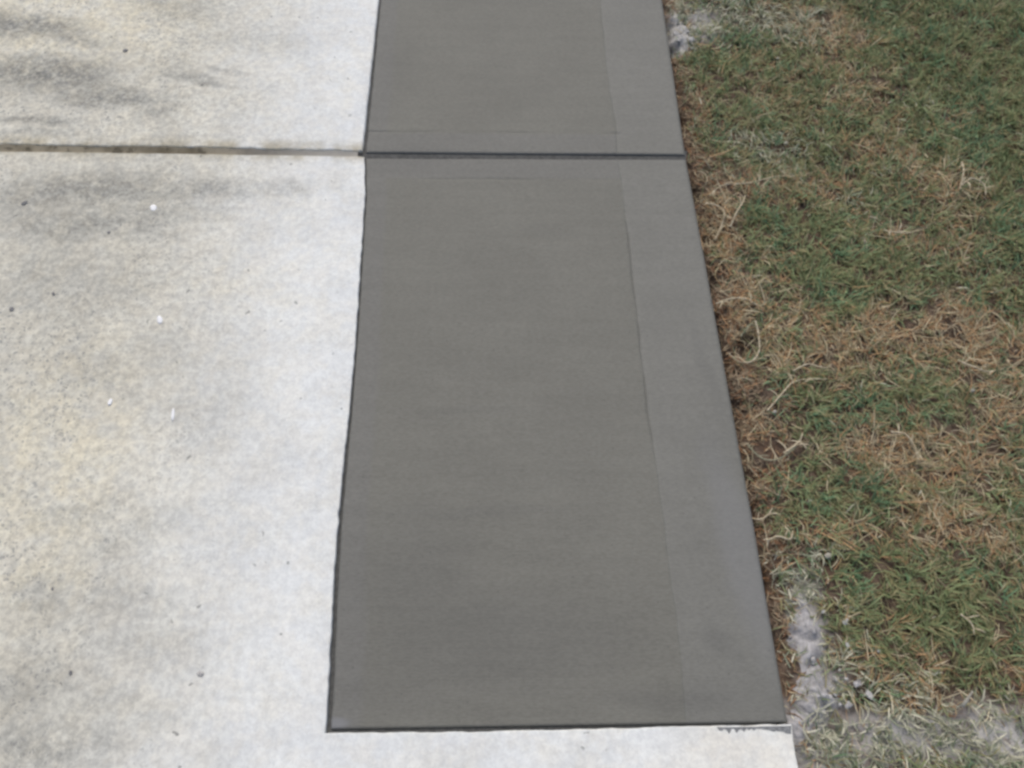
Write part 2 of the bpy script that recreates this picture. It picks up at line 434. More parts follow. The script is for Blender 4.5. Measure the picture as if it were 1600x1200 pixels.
# tan dirt packed in the old joint
js = []
jf = []
xs = np.arange(LEFT_X + .01, JL[-1].x - .004, .006)
up_y = np.interp(xs, [JUL.x] + [p.x for p in JU], [JUL.y] + [p.y for p in JU]); lo_y = np.interp(xs, [JLL.x] + [p.x for p in JL], [JLL.y] + [p.y for p in JL])
cols = 7
for i, x in enumerate(xs):
    low = -.0080 + .0045 * vnoise(x * 5, 0.3, 44) + .0025 * np.clip((x + .6) / .25, 0, 1)
    for j in range(cols):
        t = j / (cols - 1)
        y = lo_y[i] - .006 + (up_y[i] - lo_y[i] + .013) * t
        prof = np.interp(t, [0, .18, .4, .8, 1], [-.005, low - .003, low - .003, -.0035, -.0015])
        js.append((x, y, prof + .0035 * (fbm(x * 90, y * 90, 45) - .5)))
for i in range(len(xs) - 1):
    for j in range(cols - 1):
        a = i * cols + j; jf.append((a, a + cols, a + cols + 1, a + 1))
jd = link_mesh('joint_dirt', js, jf, M_JOINTSAND, bed, True); jd['label'] = 'tan dirt packed into the joint between the old slabs'

# ------------------------------------------------------------------ fresh strip: two tooled slabs
def fresh_slab(left, right, crease, hc, top_margin, bottom_margin, r, name, label, seed, top_r):
    """left/right: near-to-far edge polylines; crease: (y, x) world samples of the trowel line; hc: list of (distance from far edge or near edge) trowel lines across"""
    yl = np.array([p.y for p in left]); xl = np.array([p.x for p in left])
    yr = np.array([p.y for p in right]); xr = np.array([p.x for p in right])
    Lr, Lw = yl[-1] - yl[0], None
    # rows measured from the near edge, clustered at both ends and at the cross trowel lines
    def cluster(L, spots):
        s = list(np.arange(.014, L - .014, .010)) + [0, .0008, .002, .0035, .006, .009] + [L - q for q in (0, .0008, .002, .0035, .006, .009)]
        for c in spots: s = [q for q in s if abs(q - c) > .008] + [c + o for o in (-.007, -.004, -.0022, -.001, 0, .001, .0022, .004, .007)]
        return np.array(sorted(s))
    rows = cluster(Lr, hc)
    F = rows / Lr
    xL = np.interp(yl[0] + F * Lr, yl, xl); YL = yl[0] + F * Lr
    YR = yr[0] + F * (yr[-1] - yr[0]); xR = np.interp(YR, yr, xr)
    Ym = (YL + YR) / 2
    wd = xR - xL
    cx = np.interp(Ym, [c.y for c in crease], [c.x for c in crease]) - xL + .0022 * (fbm(Ym * 16, Ym * 0 + 2, seed) - .5) * 2
    n1, n2 = 70, 26
    edge = [0, .0008, .002, .0035, .006, .009]
    cr = [-.007, -.004, -.0022, -.001, 0, .001, .0022, .004, .007]
    cols = []
    for e in edge: cols.append(np.full_like(wd, e))
    for i in range(1, n1): t = i / n1; cols.append(.010 + (cx - .008 - .010) * t)
    for c in cr: cols.append(cx + c)
    k_cr = len(cols) - 5
    for i in range(1, n2): t = i / n2; cols.append(cx + .008 + (wd - .010 - cx - .008) * t)
    for e in edge[::-1]: cols.append(wd - e)
    U = np.stack(cols, 1)                                     # rows x cols, metres from the left edge
    t = U / wd[:, None]
    Xg = xL[:, None] + U; Yg = YL[:, None] * (1 - t) + YR[:, None] * t
    # ragged left edge
    rag = .0012 * (fbm(Yg * 45, Yg * 0, seed + 9) - .5) * 2
    Xg = Xg + rag * np.clip(1 - U / .02, 0, 1)
    def rnd(d, r): d = np.clip(d, 0, r); return -(r - np.sqrt(np.maximum(r * r - (r - d) ** 2, 0)))
    z = .0022 * (fbm(Xg * 5, Yg * 5, seed + 1) - .5) + .0006 * (fbm(Xg * 30, Yg * 30, seed + 2) - .5)
    z = z - .003
    z = z + np.minimum.reduce([rnd(U, .005), rnd(wd[:, None] - U, .009), rnd(np.repeat(rows[:, None], U.shape[1], 1), r), rnd(np.repeat((Lr - rows)[:, None], U.shape[1], 1), top_r)])
    dc = U - cx[:, None]
    amp = np.clip((fbm(Yg * 7, Yg * 0 + 4, seed + 3, 2) - .36) * 3.0, .04, 1) * np.clip((Yg - .45) / .35, .12, 1) * np.clip((2.3 - Yg) / .4, 0, 1)
    z = z - .0024 * amp * (.25 if top_margin == 0 else 1.0) * np.exp(-(dc / .0030) ** 2) + .0006 * amp * np.exp(-((dc + .006) / .004) ** 2)
    for h in hc:
        dh = rows[:, None] - h + .0035 * (fbm(Xg * 14, Xg * 0, seed + 7, 2) - .5)
        am = np.clip((fbm(Xg * 7, Xg * 0 + h, seed + 4, 2) - .5) * 2.6, .0, 1) * (U < cx[:, None] + .01)
        z = z - .0016 * am * np.exp(-(dh / .0032) ** 2) + .0008 * am * np.exp(-((dh - .006) / .004) ** 2)
    mar = np.zeros_like(z)
    lm = .055 + .012 * (fbm(Yg * 4, Yg * 0, seed + 6) - .5)
    mar = np.maximum(mar, np.clip((lm - U) / .008, 0, 1) * 1.0)
    if top_margin: mar = np.maximum(mar, np.clip((rows[:, None] - (Lr - top_margin)) / .006, 0, 1) * np.ones_like(U))
    if bottom_margin: mar = np.maximum(mar, np.clip((bottom_margin - rows[:, None]) / .006, 0, 1) * np.ones_like(U))
    nr, nc = z.shape
    def build(nm, c0, c1, mat, parent):
        Vv = np.stack([Xg, Yg, z], -1)[:, c0:c1 + 1]; m = mar[:, c0:c1 + 1]
        a, b = Vv.shape[:2]
        id_ = np.arange(a * b).reshape(a, b)
        f = np.stack([id_[:-1, :-1], id_[:-1, 1:], id_[1:, 1:], id_[1:, :-1]], -1).reshape(-1, 4).tolist()
        ring = list(id_[0, :]) + list(id_[1:, -1]) + list(id_[-1, -2::-1]) + list(id_[-2:0:-1, 0])
        flat = Vv.reshape(-1, 3); n0 = len(flat)
        low = flat[ring].copy(); low[:, 2] = -.10
        for i in range(len(ring)):
            j = (i + 1) % len(ring); f.append((ring[j], ring[i], n0 + i, n0 + j))
        o = link_mesh(nm, np.concatenate([flat, low]), f, mat, parent, True)
        at = o.data.attributes.new('margin', 'FLOAT', 'POINT')
        at.data.foreach_set('value', np.concatenate([m.reshape(-1), np.zeros(len(low))]).astype(np.float32))
        return o
    s = build(name, 0, k_cr, M_NEW, strip); s['label'] = label
    b = build('trowelled_border', k_cr, nc - 1, M_BORDER, s); b['label'] = 'smoother paler trowelled band along the grass side'
    return s

crease_low = line([(1072, 1125), (1066, 1050), (1056, 960), (1042, 850), (1027, 740), (1013, 640), (1001, 540), (990, 440), (980, 350), (972, 285), (966, 247)])
crease_up = line([(966, 240), (962, 190), (952, 140), (945, 70), (938, 0)])
crease_up.append(extend_y(crease_up[-2], crease_up[-1], FAR_Y))
lower_right = [p for p in RIGHT[:8]]; lower_right[-1] = G(1073, 247)
lower_left = list(lowleft)
upper_left = [G(571, 236.5)] + [LU1 + Vector((.001, 0, 0)), LU2]
upper_right = [G(1072, 240.5)] + RIGHT[8:] + [R_FAR]
Llow = lower_left[-1].y - lower_left[0].y
fresh_slab(lower_left, lower_right, crease_low, [Llow - (G(600, 245).y - G(600, 277).y) * -1 if False else Llow - (G(800, 245).y - G(800, 278).y)], G(800, 245).y - G(800, 278).y, 0, .004,
           'fresh_slab', 'fresh dark grey concrete slab on the near side of the tooled joint', 60, .007)
hup = G(800, 205).y - G(800, 237).y
fresh_slab(upper_left, upper_right, crease_up, [hup], 0, hup, .006, 'fresh_slab', 'fresh grey concrete slab on the far side of the tooled joint', 80, .006)

# floor of the tooled joint in the fresh strip
a, b, c, d = G(569, 248, -.0085), G(1071, 252, -.0085), G(1074, 236, -.0085), G(569, 232, -.0085)
fj = link_mesh('tooled_joint', [a, b, c, d, a - Vector((0, 0, .05)), b - Vector((0, 0, .05)), c - Vector((0, 0, .05)), d - Vector((0, 0, .05))],
               [(0, 1, 2, 3), (0, 4, 5, 1), (1, 5, 6, 2), (2, 6, 7, 3), (3, 7, 4, 0)], M_BED, strip)
fj['label'] = 'dark tooled joint across the fresh strip'

# ------------------------------------------------------------------ lawn: blades as stuff
# patches: centre and radii in photo pixels -> metres, kind g(reen) s(traw) b(rown) p(ale dusted) o(live)
PATCH = [
 ('g',1560,60,130,90,1.6),('g',1440,40,90,50,.9),('g',1585,300,50,90,1.5),('g',1500,180,120,70,.7),('g',1250,180,90,50,.6),('g',1130,120,45,45,.7),
 ('g',1220,345,70,50,.8),('g',1300,370,60,55,1.0),('g',1430,320,60,45,.8),('g',1350,425,80,45,.9),('g',1500,430,80,50,.6),('g',1580,450,40,40,1.0),
 ('g',1450,625,55,40,1.8),('g',1320,640,60,55,1.0),('g',1270,590,40,35,.8),('g',1320,735,70,40,1.0),('g',1420,770,160,35,.7),('g',1300,780,50,40,.9),
 ('g',1430,900,110,55,1.5),('g',1520,1010,75,90,1.7),('g',1370,930,60,55,.9),('g',1400,1000,45,30,.7),('g',1590,780,40,60,.8),('g',1245,800,40,30,.8),('g',1580,900,60,60,.3),
 ('g',1600,130,60,60,1.0),('g',1390,110,70,40,.5),('g',1180,90,60,40,.6),('g',1290,120,60,40,.5),('g',1120,215,40,35,.5),
 ('s',1125,330,35,70,1.3),('s',1240,285,80,16,1.2),('s',1370,355,60,26,.9),('s',1440,355,50,26,.7),('s',1360,130,60,28,1.0),('s',1250,140,50,30,.6),('s',1310,50,50,30,1.2),
 ('s',1400,220,60,40,.9),('s',1495,290,45,30,1.4),('s',1330,530,70,40,1.5),('s',1440,515,90,35,1.4),('s',1550,540,60,50,1.5),('s',1240,520,60,50,1.1),('s',1270,570,40,30,1.0),
 ('s',1420,705,90,40,1.1),('s',1510,730,110,55,1.2),('s',1350,690,60,35,1.2),('s',1400,840,160,35,1.2),('s',1540,820,80,40,1.2),('s',1280,800,50,40,.6),('s',1410,1050,120,60,.9),
 ('s',1580,1070,50,60,1.2),('s',1560,640,50,50,.9),('s',1165,470,40,35,1.2),('s',1520,390,40,30,.7),('s',1230,690,35,40,1.0),('s',1400,960,60,40,.6),('s',1270,90,60,30,.5),
 ('b',1130,480,30,60,1.3),('b',1160,590,35,45,1.5),('b',1210,640,60,55,1.3),('b',1205,730,40,60,1.2),('b',1390,430,30,45,1.1),('b',1330,540,60,35,.8),('b',1550,530,60,50,.6),
 ('b',1210,830,45,50,1.2),('b',1240,285,80,20,.8),('b',1090,140,20,60,1.0),('b',1130,310,35,70,.9),('b',1500,470,80,40,.6),('b',1345,690,55,40,.8),('b',1300,820,60,30,.6),('b',1160,180,50,30,.6),('b',1290,90,50,40,.4),
 ('b',1440,350,70,40,.6),('b',1385,155,60,30,.6),('b',1560,650,50,50,.6),
 ('p',1110,25,70,30,1.8),('p',1230,25,90,30,1.1),('p',1200,225,60,30,.9),('p',1265,960,34,100,1.3),('p',1320,1080,70,60,1.6),('p',1450,1125,170,60,1.4),('p',1570,1150,90,70,1.6),
 ('p',1380,1175,160,50,1.6),('p',1460,160,60,40,.5),('p',1270,880,50,40,.7),('p',1370,640,0,0,0),('p',1480,1000,60,40,.2),('p',1330,300,40,40,.3),('p',1300,930,40,40,.5)]
KINDS = 'gsbp'
def patch_w(x, y):
    W = {'g': np.full_like(x, .66), 's': np.full_like(x, .34), 'b': np.full_like(x, .25), 'p': np.full_like(x, .16)}
    wx = x + .09 * (fbm(x * 18, y * 18, 91) - .5); wy = y + .09 * (fbm(x * 18, y * 18, 95) - .5)
    for kd, px, py, rx, ry, s_ in PATCH:
        if rx == 0: continue
        c = G(px, py); mx, my = MPX(px, py)
        q = ((wx - c.x) / (rx * mx)) ** 2 + ((wy - c.y) / (ry * my)) ** 2
        W[kd] = W[kd] + s_ * np.exp(-q * 1.1)
    # beyond the picture the lawn keeps the same patchiness
    big = fbm(x * 5, y * 5, 71); b2 = fbm(x * 6, y * 6, 75)
    W['g'] = W['g'] + 1.4 * np.clip(big - .5, 0, 1); W['s'] = W['s'] + 1.4 * np.clip(b2 - .5, 0, 1); W['b'] = W['b'] + .8 * np.clip(.45 - b2, 0, 1)
    d = x - right_x(y)
    e = np.exp(-np.maximum(d, 0) / (.018 + .045 * vnoise(x * 5, y * 8, 67)))
    W['b'] = W['b'] + 1.6 * e; W['s'] = W['s'] + .5 * e; W['g'] = W['g'] * (1 - .75 * e)
    return np.stack([W[k] for k in KINDS], -1)

def blades(n, x0, x1, y0, y1, wscale, seed):
    g = np.random.default_rng(seed)
    y = g.uniform(y0, y1, n); x = right_x(y) + g.uniform(x0, x1, n)
    Wt = patch_w(x, y)
    clump = fbm(x * 55, y * 55, seed + 1, 2)
    d = x - right_x(y)
    dust = np.zeros(n)
    for px, py, rx, ry in ((1268, 970, 34, 90), (1310, 1090, 60, 60), (1440, 1160, 190, 50), (1580, 1150, 80, 60), (1095, 22, 60, 26)):
        c = G(px, py); mx, my = MPX(px, py)
        dust = np.maximum(dust, np.exp(-((x - c.x) / (rx * mx)) ** 2 - ((y - c.y) / (ry * my)) ** 2))
    keep = g.uniform(0, 1, n) < (1 - .62 * dust) * np.clip(.1 + 2.2 * (clump - .28), 0, 1) * np.clip(.04 + d / .065 * (.25 + 1.5 * vnoise(x * 9, y * 14, 66)), 0, 1)
    # bare spots: the spill beside the near corner, holes by the edge
    for px, py, rx, ry in ((1270, 985, 26, 36), (1172, 530, 14, 18), (1285, 1060, 24, 30), (1062, 50, 12, 24), (1500, 1085, 12, 10), (1255, 1125, 30, 24), (1205, 700, 30, 24)):
        c = G(px, py); mx, my = MPX(px, py)
        q = ((x - c.x) / (rx * mx)) ** 2 + ((y - c.y) / (ry * my)) ** 2
        keep &= ~((q < 1) & (g.uniform(0, 1, n) < .85))
    x, y, Wt = x[keep], y[keep], Wt[keep]; n = len(x)
    # kinds decided clump by clump as well as blade by blade
    cl = np.stack([fbm(x * 38, y * 38, seed + 20 + q, 3) for q in range(4)], -1)
    sc = 1.45 * np.log(Wt + 1e-4) + (cl - .5) * 3.4 - np.log(-np.log(g.uniform(1e-6, 1 - 1e-6, Wt.shape))) * .6
    kd = sc.argmax(1)
    L = np.choose(kd, [g.uniform(.018, .046, n), .014 + .055 * g.uniform(0, 1, n) ** 2.2, g.uniform(.010, .030, n), g.uniform(.014, .040, n)])
    wd = np.choose(kd, [g.uniform(.0014, .0034, n), g.uniform(.0010, .0024, n), g.uniform(.0014, .0036, n), g.uniform(.0014, .0034, n)]) * wscale
    th0 = np.choose(kd, [g.uniform(.15, 1.1, n), g.uniform(.9, 1.5, n), g.uniform(1.0, 1.55, n), g.uniform(.5, 1.3, n)])
    kap = np.choose(kd, [g.uniform(.2, 1.9, n), g.uniform(-.5, .9, n), g.uniform(-.3, .6, n), g.uniform(.2, 1.4, n)])
    tuft = fbm(x * 30, y * 30, seed + 60, 2)
    L = L * np.where(kd == 0, .55 + .95 * tuft, .75 + .5 * tuft)
    # tufts lean together
    az = g.uniform(0, 2 * math.pi, n) * .55 + fbm(x * 28, y * 28, seed + 40, 2) * 4 * math.pi
    swirl = g.normal(0, 1.0, n)
    col = np.zeros((n, 3))
    v = g.uniform(0, 1, (n, 1)); v2 = g.uniform(0, 1, (n, 1)); cn = fbm(x * 20, y * 20, seed + 50)[:, None]
    def mixc(a, b, t): return np.array(a) * (1 - t) + np.array(b) * t
    cg = mixc((.115, .165, .078), (.245, .315, .165), v); cg = np.where(v2 < .38, mixc((.19, .195, .095), (.29, .28, .16), v), cg); cg = np.where((cn > .58) & (v2 > .4), mixc((.085, .165, .085), (.19, .31, .18), v), cg)
    cs = mixc((.29, .245, .15), (.66, .57, .39), v ** 1.8); cs = np.where(v2 < .38, mixc((.34, .20, .10), (.50, .33, .175), v), cs)
    cb = mixc((.14, .105, .07), (.34, .265, .175), v); cb = np.where(v2 < .22, mixc((.22, .115, .06), (.34, .19, .10), v), cb)
    cp = mixc((.32, .33, .255), (.70, .69, .60), v); cp = np.where(v2 < .3, mixc((.20, .235, .17), (.33, .37, .29), v), cp)
    for i, cc in enumerate((cg * (1.42, 1.30, 1.24), cs * 1.26, cb * 1.25, cp * (1.12, 1.09, .98))): col[kd == i] = cc[kd == i]
    z0 = soil_z(x, y) - .002 + np.choose(kd, [g.uniform(0, .006, n), g.uniform(0, .013, n), g.uniform(0, .008, n), g.uniform(0, .012, n)])
    S = 4
    P = np.zeros((n, S, 3)); P[:, 0] = np.stack([x, y, z0], -1)
    for s in range(1, S):
        t = (s - .5) / (S - 1)
        th = th0 + kap * t; a = az + swirl * t
        P[:, s] = P[:, s - 1] + (L / (S - 1))[:, None] * np.stack([np.sin(th) * np.cos(a), np.sin(th) * np.sin(a), np.cos(th)], -1)
    # nothing grows over the fresh concrete: turn such blades back
    over = (P[:, :, 0] < right_x(P[:, :, 1]) + .002).any(1)
    P[over, :, 0] = 2 * P[over, :1, 0] - P[over, :, 0]
    P[:, :, 2] = np.maximum(P[:, :, 2], soil_z(P[:, :, 0], P[:, :, 1]) + .001) if n < 600000 else P[:, :, 2]
    side = np.stack([-np.sin(az), np.cos(az), g.uniform(-.5, .5, n)], -1); side /= np.linalg.norm(side, axis=1, keepdims=True)
    prof = [.8, 1.0, .75]
    V = np.zeros((n, 7, 3))
    for s in range(3):
        o = side * (wd * prof[s] / 2)[:, None]
        V[:, 2 * s] = P[:, s] - o; V[:, 2 * s + 1] = P[:, s] + o
    V[:, 6] = P[:, 3]
    return V, col

def mesh_from_blades(name, parts, mat):
    V = np.concatenate([p[0] for p in parts]); C = np.concatenate([p[1] for p in parts])
    n = len(V)
    base = np.arange(n)[:, None] * 7
    quads = np.array([[0, 1, 3, 2], [2, 3, 5, 4]]); tri = np.array([4, 5, 6])
    lv = np.concatenate([(base + quads[0]), (base + quads[1]), (base + tri)], 1).reshape(-1)       # 11 corners a blade
    me = bpy.data.meshes.new(name)
    me.vertices.add(n * 7); me.vertices.foreach_set('co', V.reshape(-1).astype(np.float32))
    me.loops.add(n * 11); me.loops.foreach_set('vertex_index', lv.astype(np.int32))
    me.polygons.add(n * 3)
    st = (np.arange(n)[:, None] * 11 + np.array([0, 4, 8])).reshape(-1)
    me.polygons.foreach_set('loop_start', st.astype(np.int32))
    me.update(calc_edges=True)
    at = me.attributes.new('Col', 'FLOAT_COLOR', 'POINT')
    c4 = np.concatenate([np.repeat(C, 7, 0), np.ones((n * 7, 1))], 1)
    at.data.foreach_set('color', c4.reshape(-1).astype(np.float32))
    me.materials.append(mat)
    o = bpy.data.objects.new(name, me); COL.objects.link(o)
    return o

grass = mesh_from_blades('grass', [blades(250000, .003, 1.15, -.25, 2.75, 1.0, 101), blades(16000, .002, .07, -.25, 2.75, 1.0, 131), blades(60000, 1.1, 2.5, NEAR_Y, FAR_Y, 1.9, 102),
                                   blades(22000, .01, 1.2, 2.7, FAR_Y, 1.9, 103), blades(14000, .01, 1.2, NEAR_Y, -.2, 1.9, 104)], M_GRASS)
tag(grass, 'patchy lawn of short green and straw coloured grass beside the concrete', 'grass', None, 'stuff')

# ------------------------------------------------------------------ small things
def lump(name, p, sx, sy, sz, seed, mat, rot=0.0, rough=.28, sub=2, parent=None):
    import bmesh
    bm = bmesh.new(); bmesh.ops.create_icosphere(bm, subdivisions=sub, radius=1.0)
    g = random.Random(seed); off = [Vector((g.uniform(-1, 1), g.uniform(-1, 1), g.uniform(-1, 1))).normalized() for _ in range(7)]; am = [g.uniform(-rough, rough) for _ in off]
    for v in bm.verts:
        n = v.co.normalized(); k = 1 + sum(a * max(0, n.dot(o)) ** 2 for a, o in zip(am, off))
        v.co = Vector((n.x * k * sx, n.y * k * sy, n.z * k * sz))
    me = bpy.data.meshes.new(name); bm.to_mesh(me); bm.free()
    me.materials.append(mat); me.polygons.foreach_set('use_smooth', [sub > 1] * len(me.polygons))
    o = bpy.data.objects.new(name, me); COL.objects.link(o)
    o.location = p; o.rotation_euler = (0, 0, rot)
    if parent: o.parent = parent
    return o
def sz(x, y): return float(soil_z(np.array([x]), np.array([y]))[0])

# white lime spots on the old slab
for (px, py, rx, ry, rot, lab) in ((240, 326, 7, 7, .3, 'small white lime spot on the old slab just beyond the bluish stain'),
                                   (250, 499, 7, 11, .5, 'larger white lime spot in the middle of the old slab'),
                                   (270, 646, 5, 17, .15, 'slim elongated white lime streak on the old slab'),
                                   (172, 628, 5, 7, 0, 'faint white lime speck beside the slim streak')):
    mx, my = MPX(px, py); p = G(px, py, .0002)
    o = lump('lime_spot', p, rx * mx * .6, ry * my * .5, .0008, px, M_WHITE, rot, .9)
    tag(o, lab, 'lime spot', 'white lime spots on the old slab')
# dark grit
for (px, py, r, lab) in ((110, 1051, 4.5, 'small dark grit stone near the lower edge of the old slab'), (18, 483, 6, 'dark grit stone at the far side of the old slab from the strip'),
                         (83, 459, 4, 'tiny dark grit stone next to a bigger one at the picture border'), (38, 317, 7, 'dark grit stone in the speckled area under the old joint'),
                         (82, 920, 4, 'lone dark grit stone on the yellowed part of the old slab'), (313, 1052, 8, 'bluish grey grit stone, roundest on the lower old slab'),
                         (170, 363, 4, 'dark grit stone below the bluish stain of the old slab'), (196, 79, 6, 'dark grit stone among the streaks beyond the old joint')):
    mx, my = MPX(px, py); p = G(px, py, .001)
    o = lump('grit_stone', p, r * mx * .8, r * mx * .6, r * mx * .25, px + 5, M_GRIT if px != 313 else M_CRUMB, px * .1, .35, 1)
    tag(o, lab, 'grit stone', 'dark grit on the old slab')

# spill of cement powder and crumbs on the soil beside the near corner, and one at the far end
def spill(px, py, rx, ry, seed, label, h=.012, mat=None):
    n, m = 40, 12
    c = G(px, py); mx, my = MPX(px, py); vs, fs = [], []
    for j in range(m):
        t = (j + .001) / (m - 1)
        for i in range(n):
            a = 2 * math.pi * i / n
            k = 1 + .55 * (float(fbm(np.array([math.cos(a) * 2 + 5]), np.array([math.sin(a) * 2 + 5]), seed)[0]) - .5) * 2
            x, y = c.x + math.cos(a) * rx * mx * t * k, c.y + math.sin(a) * ry * my * t * k
            x = max(x, float(right_x(y)) + .004)
            e = float(fbm(np.array([x * 70]), np.array([y * 70]), seed + 1)[0])
            vs.append((x, y, sz(x, y) + h * (1 - t ** 2) * (.2 + 1.5 * e) - .003 * t))
    for j in range(m - 1):
        for i in range(n):
            fs.append((j * n + i, (j + 1) * n + i, (j + 1) * n + (i + 1) % n, j * n + (i + 1) % n))
    o = link_mesh('cement_spill', vs, fs, mat or M_SPILL, None, True)
    tag(o, label, 'cement spill', 'cement spilled on the soil')
spill(1268, 985, 36, 66, 3, 'lilac grey cement spill on bare soil beside the fresh strip', .016)
spill(1285, 1085, 44, 50, 5, 'lumpy grey cement spill by the near corner of the fresh strip', .012)
spill(1064, 44, 20, 34, 8, 'small pale cement spill by the far end of the fresh strip', .016, M_CRUMB)
spill(1255, 1130, 30, 26, 9, 'flat grey cement crust touching the old slab at the near corner', .010)

cr_lab = 'pale concrete crumb scattered in the cement spill by the near corner'
g = random.Random(4)
for i in range(20):
    px, py = g.gauss(1300, 42), g.gauss(1060, 55)
    p = G(px, py)
    if p.x < float(right_x(p.y)) + .012 or py > 1215: continue
    r = g.uniform(.0025, .0055); p.z = sz(p.x, p.y) + r * .3 + .009
    o = lump('concrete_crumb', p, r * g.uniform(.8, 1.6), r, r * .5, i + 50, M_CRUMB, g.uniform(0, 3), .75, 1)
    tag(o, cr_lab, 'crumb', 'crumbs in the near cement spill')
for i in range(6):
    px, py = g.gauss(1072, 16), g.gauss(40, 22)
    p = G(px, py)
    if p.x < float(right_x(p.y)) + .012: continue
    r = g.uniform(.004, .010); p.z = sz(p.x, p.y) + r * .5 + .012
    o = lump('concrete_crumb', p, r * 1.2, r, r * .7, i + 150, M_CRUMB, g.uniform(0, 3), .4, 1)
    tag(o, 'pale concrete crumb lying at the far end of the strip edge', 'crumb', 'crumbs at the far end')
for (px, py, r, lab) in ((1343, 1068, .008, 'largest pale concrete crumb by the near cement spill'), (1331, 1103, .007, 'tilted pale concrete crumb just below the largest crumb')):
    p = G(px, py); p.z = sz(p.x, p.y) + .018
    o = lump('concrete_crumb', p, r, r * .7, r * .35, px, M_SPILL, .4, 1.3, 1); tag(o, lab, 'crumb', 'crumbs in the near cement spill')
for (px, py, r, lab) in ((1230, 219, .007, 'small white pebble in the grey green grass near the tooled joint'), (1524, 606, .008, 'small white pebble beside the bright green tuft'),
                         (1297, 866, .010, 'round cream pebble in the grass beside the brown edge'), (1217, 85, .006, 'tiny cream pebble in the grass at the far end'),
                         (1270, 779, .006, 'tiny cream pebble among dark green blades'), (1212, 640, .008, 'cream pebble lying on bare brown soil')):
    p = G(px, py); p.z = sz(p.x, p.y) + .014; r *= .8
    o = lump('pebble', p, r, r * .85, r * .7, px, M_PEBBLE, .4, .3, 2); tag(o, lab, 'pebble', 'pebbles in the lawn')

# curled dry grass runners
def tube(name, pts, r, mat, parent=None, sides=6):
    vs, fs = [], []
    n = len(pts)
    for i, p in enumerate(pts):
        t = (pts[min(n - 1, i + 1)] - pts[max(0, i - 1)]).normalized()
        a = t.cross(Vector((0, 0, 1)));  a = a.normalized() if a.length > 1e-4 else Vector((1, 0, 0)); b = a.cross(t)
        q = r * (1 - .45 * i / (n - 1)) * (1 + .25 * math.sin(i * 2.1))
        for k in range(sides):
            w_ = 2 * math.pi * k / sides; vs.append(p + a * math.cos(w_) * q + b * math.sin(w_) * q)
    for i in range(n - 1):
        for k in range(sides):
            fs.append((i * sides + k, i * sides + (k + 1) % sides, (i + 1) * sides + (k + 1) % sides, (i + 1) * sides + k))
    fs += [tuple(range(sides))[::-1], tuple((n - 1) * sides + k for k in range(sides))]
    return link_mesh(name, vs, fs, mat, parent, True)
def smooth_path(c, per=8):
    out = []; P = [c[0]] + c + [c[-1]]
    for i in range(1, len(P) - 2):
        for k in range(per):
            t = k / per
            out.append(.5 * ((2 * P[i]) + (-P[i - 1] + P[i + 1]) * t + (2 * P[i - 1] - 5 * P[i] + 4 * P[i + 1] - P[i + 2]) * t * t + (-P[i - 1] + 3 * P[i] - 3 * P[i + 1] + P[i + 2]) * t ** 3))
    return out + [c[-1]]
def leaf(parent, p, az, L, wd, mat):
    vs = []; d = Vector((math.cos(az), math.sin(az), 0)); s = Vector((-d.y, d.x, .2))
    for i, (t, q, z) in enumerate(((0, .5, 0), (.35, 1, .25), (.7, .7, .22), (1, .08, .02))):
        c = p + d * L * t + Vector((0, 0, z * L)); vs += [c - s * wd * q / 2, c + s * wd * q / 2]
    return link_mesh('leaf', vs, [(0, 1, 3, 2), (2, 3, 5, 4), (4, 5, 7, 6)], mat, parent, True)
def runner(pix, lift, r, mat, label, leaves=3):
    g = random.Random(int(pix[0][0] * 7 + pix[0][1]))
    c = []
    for i, (px, py) in enumerate(pix):
        p = G(px, py)
        p.x = max(p.x, float(right_x(p.y)) + .006)
        p.z = sz(p.x, p.y) + lift + (.004 * math.sin(i * 1.7)); c.append(p)
    sp = smooth_path(c); r *= 1.25
    o = bpy.data.objects.new('grass_runner', None); COL.objects.link(o); o.location = c[0]; o.empty_display_size = .01
    base = c[0].copy(); sp = [q - base for q in sp]
    tube('stem', sp, r, mat, o)
    tag(o, label, 'grass runner', 'dry grass runners')
    for i in range(leaves):
        q = sp[int(len(sp) * (i + .6) / (leaves + .3))]
        leaf(o, q, g.uniform(0, 6.28), g.uniform(.018, .034), g.uniform(.0022, .0034), mat)
    return o
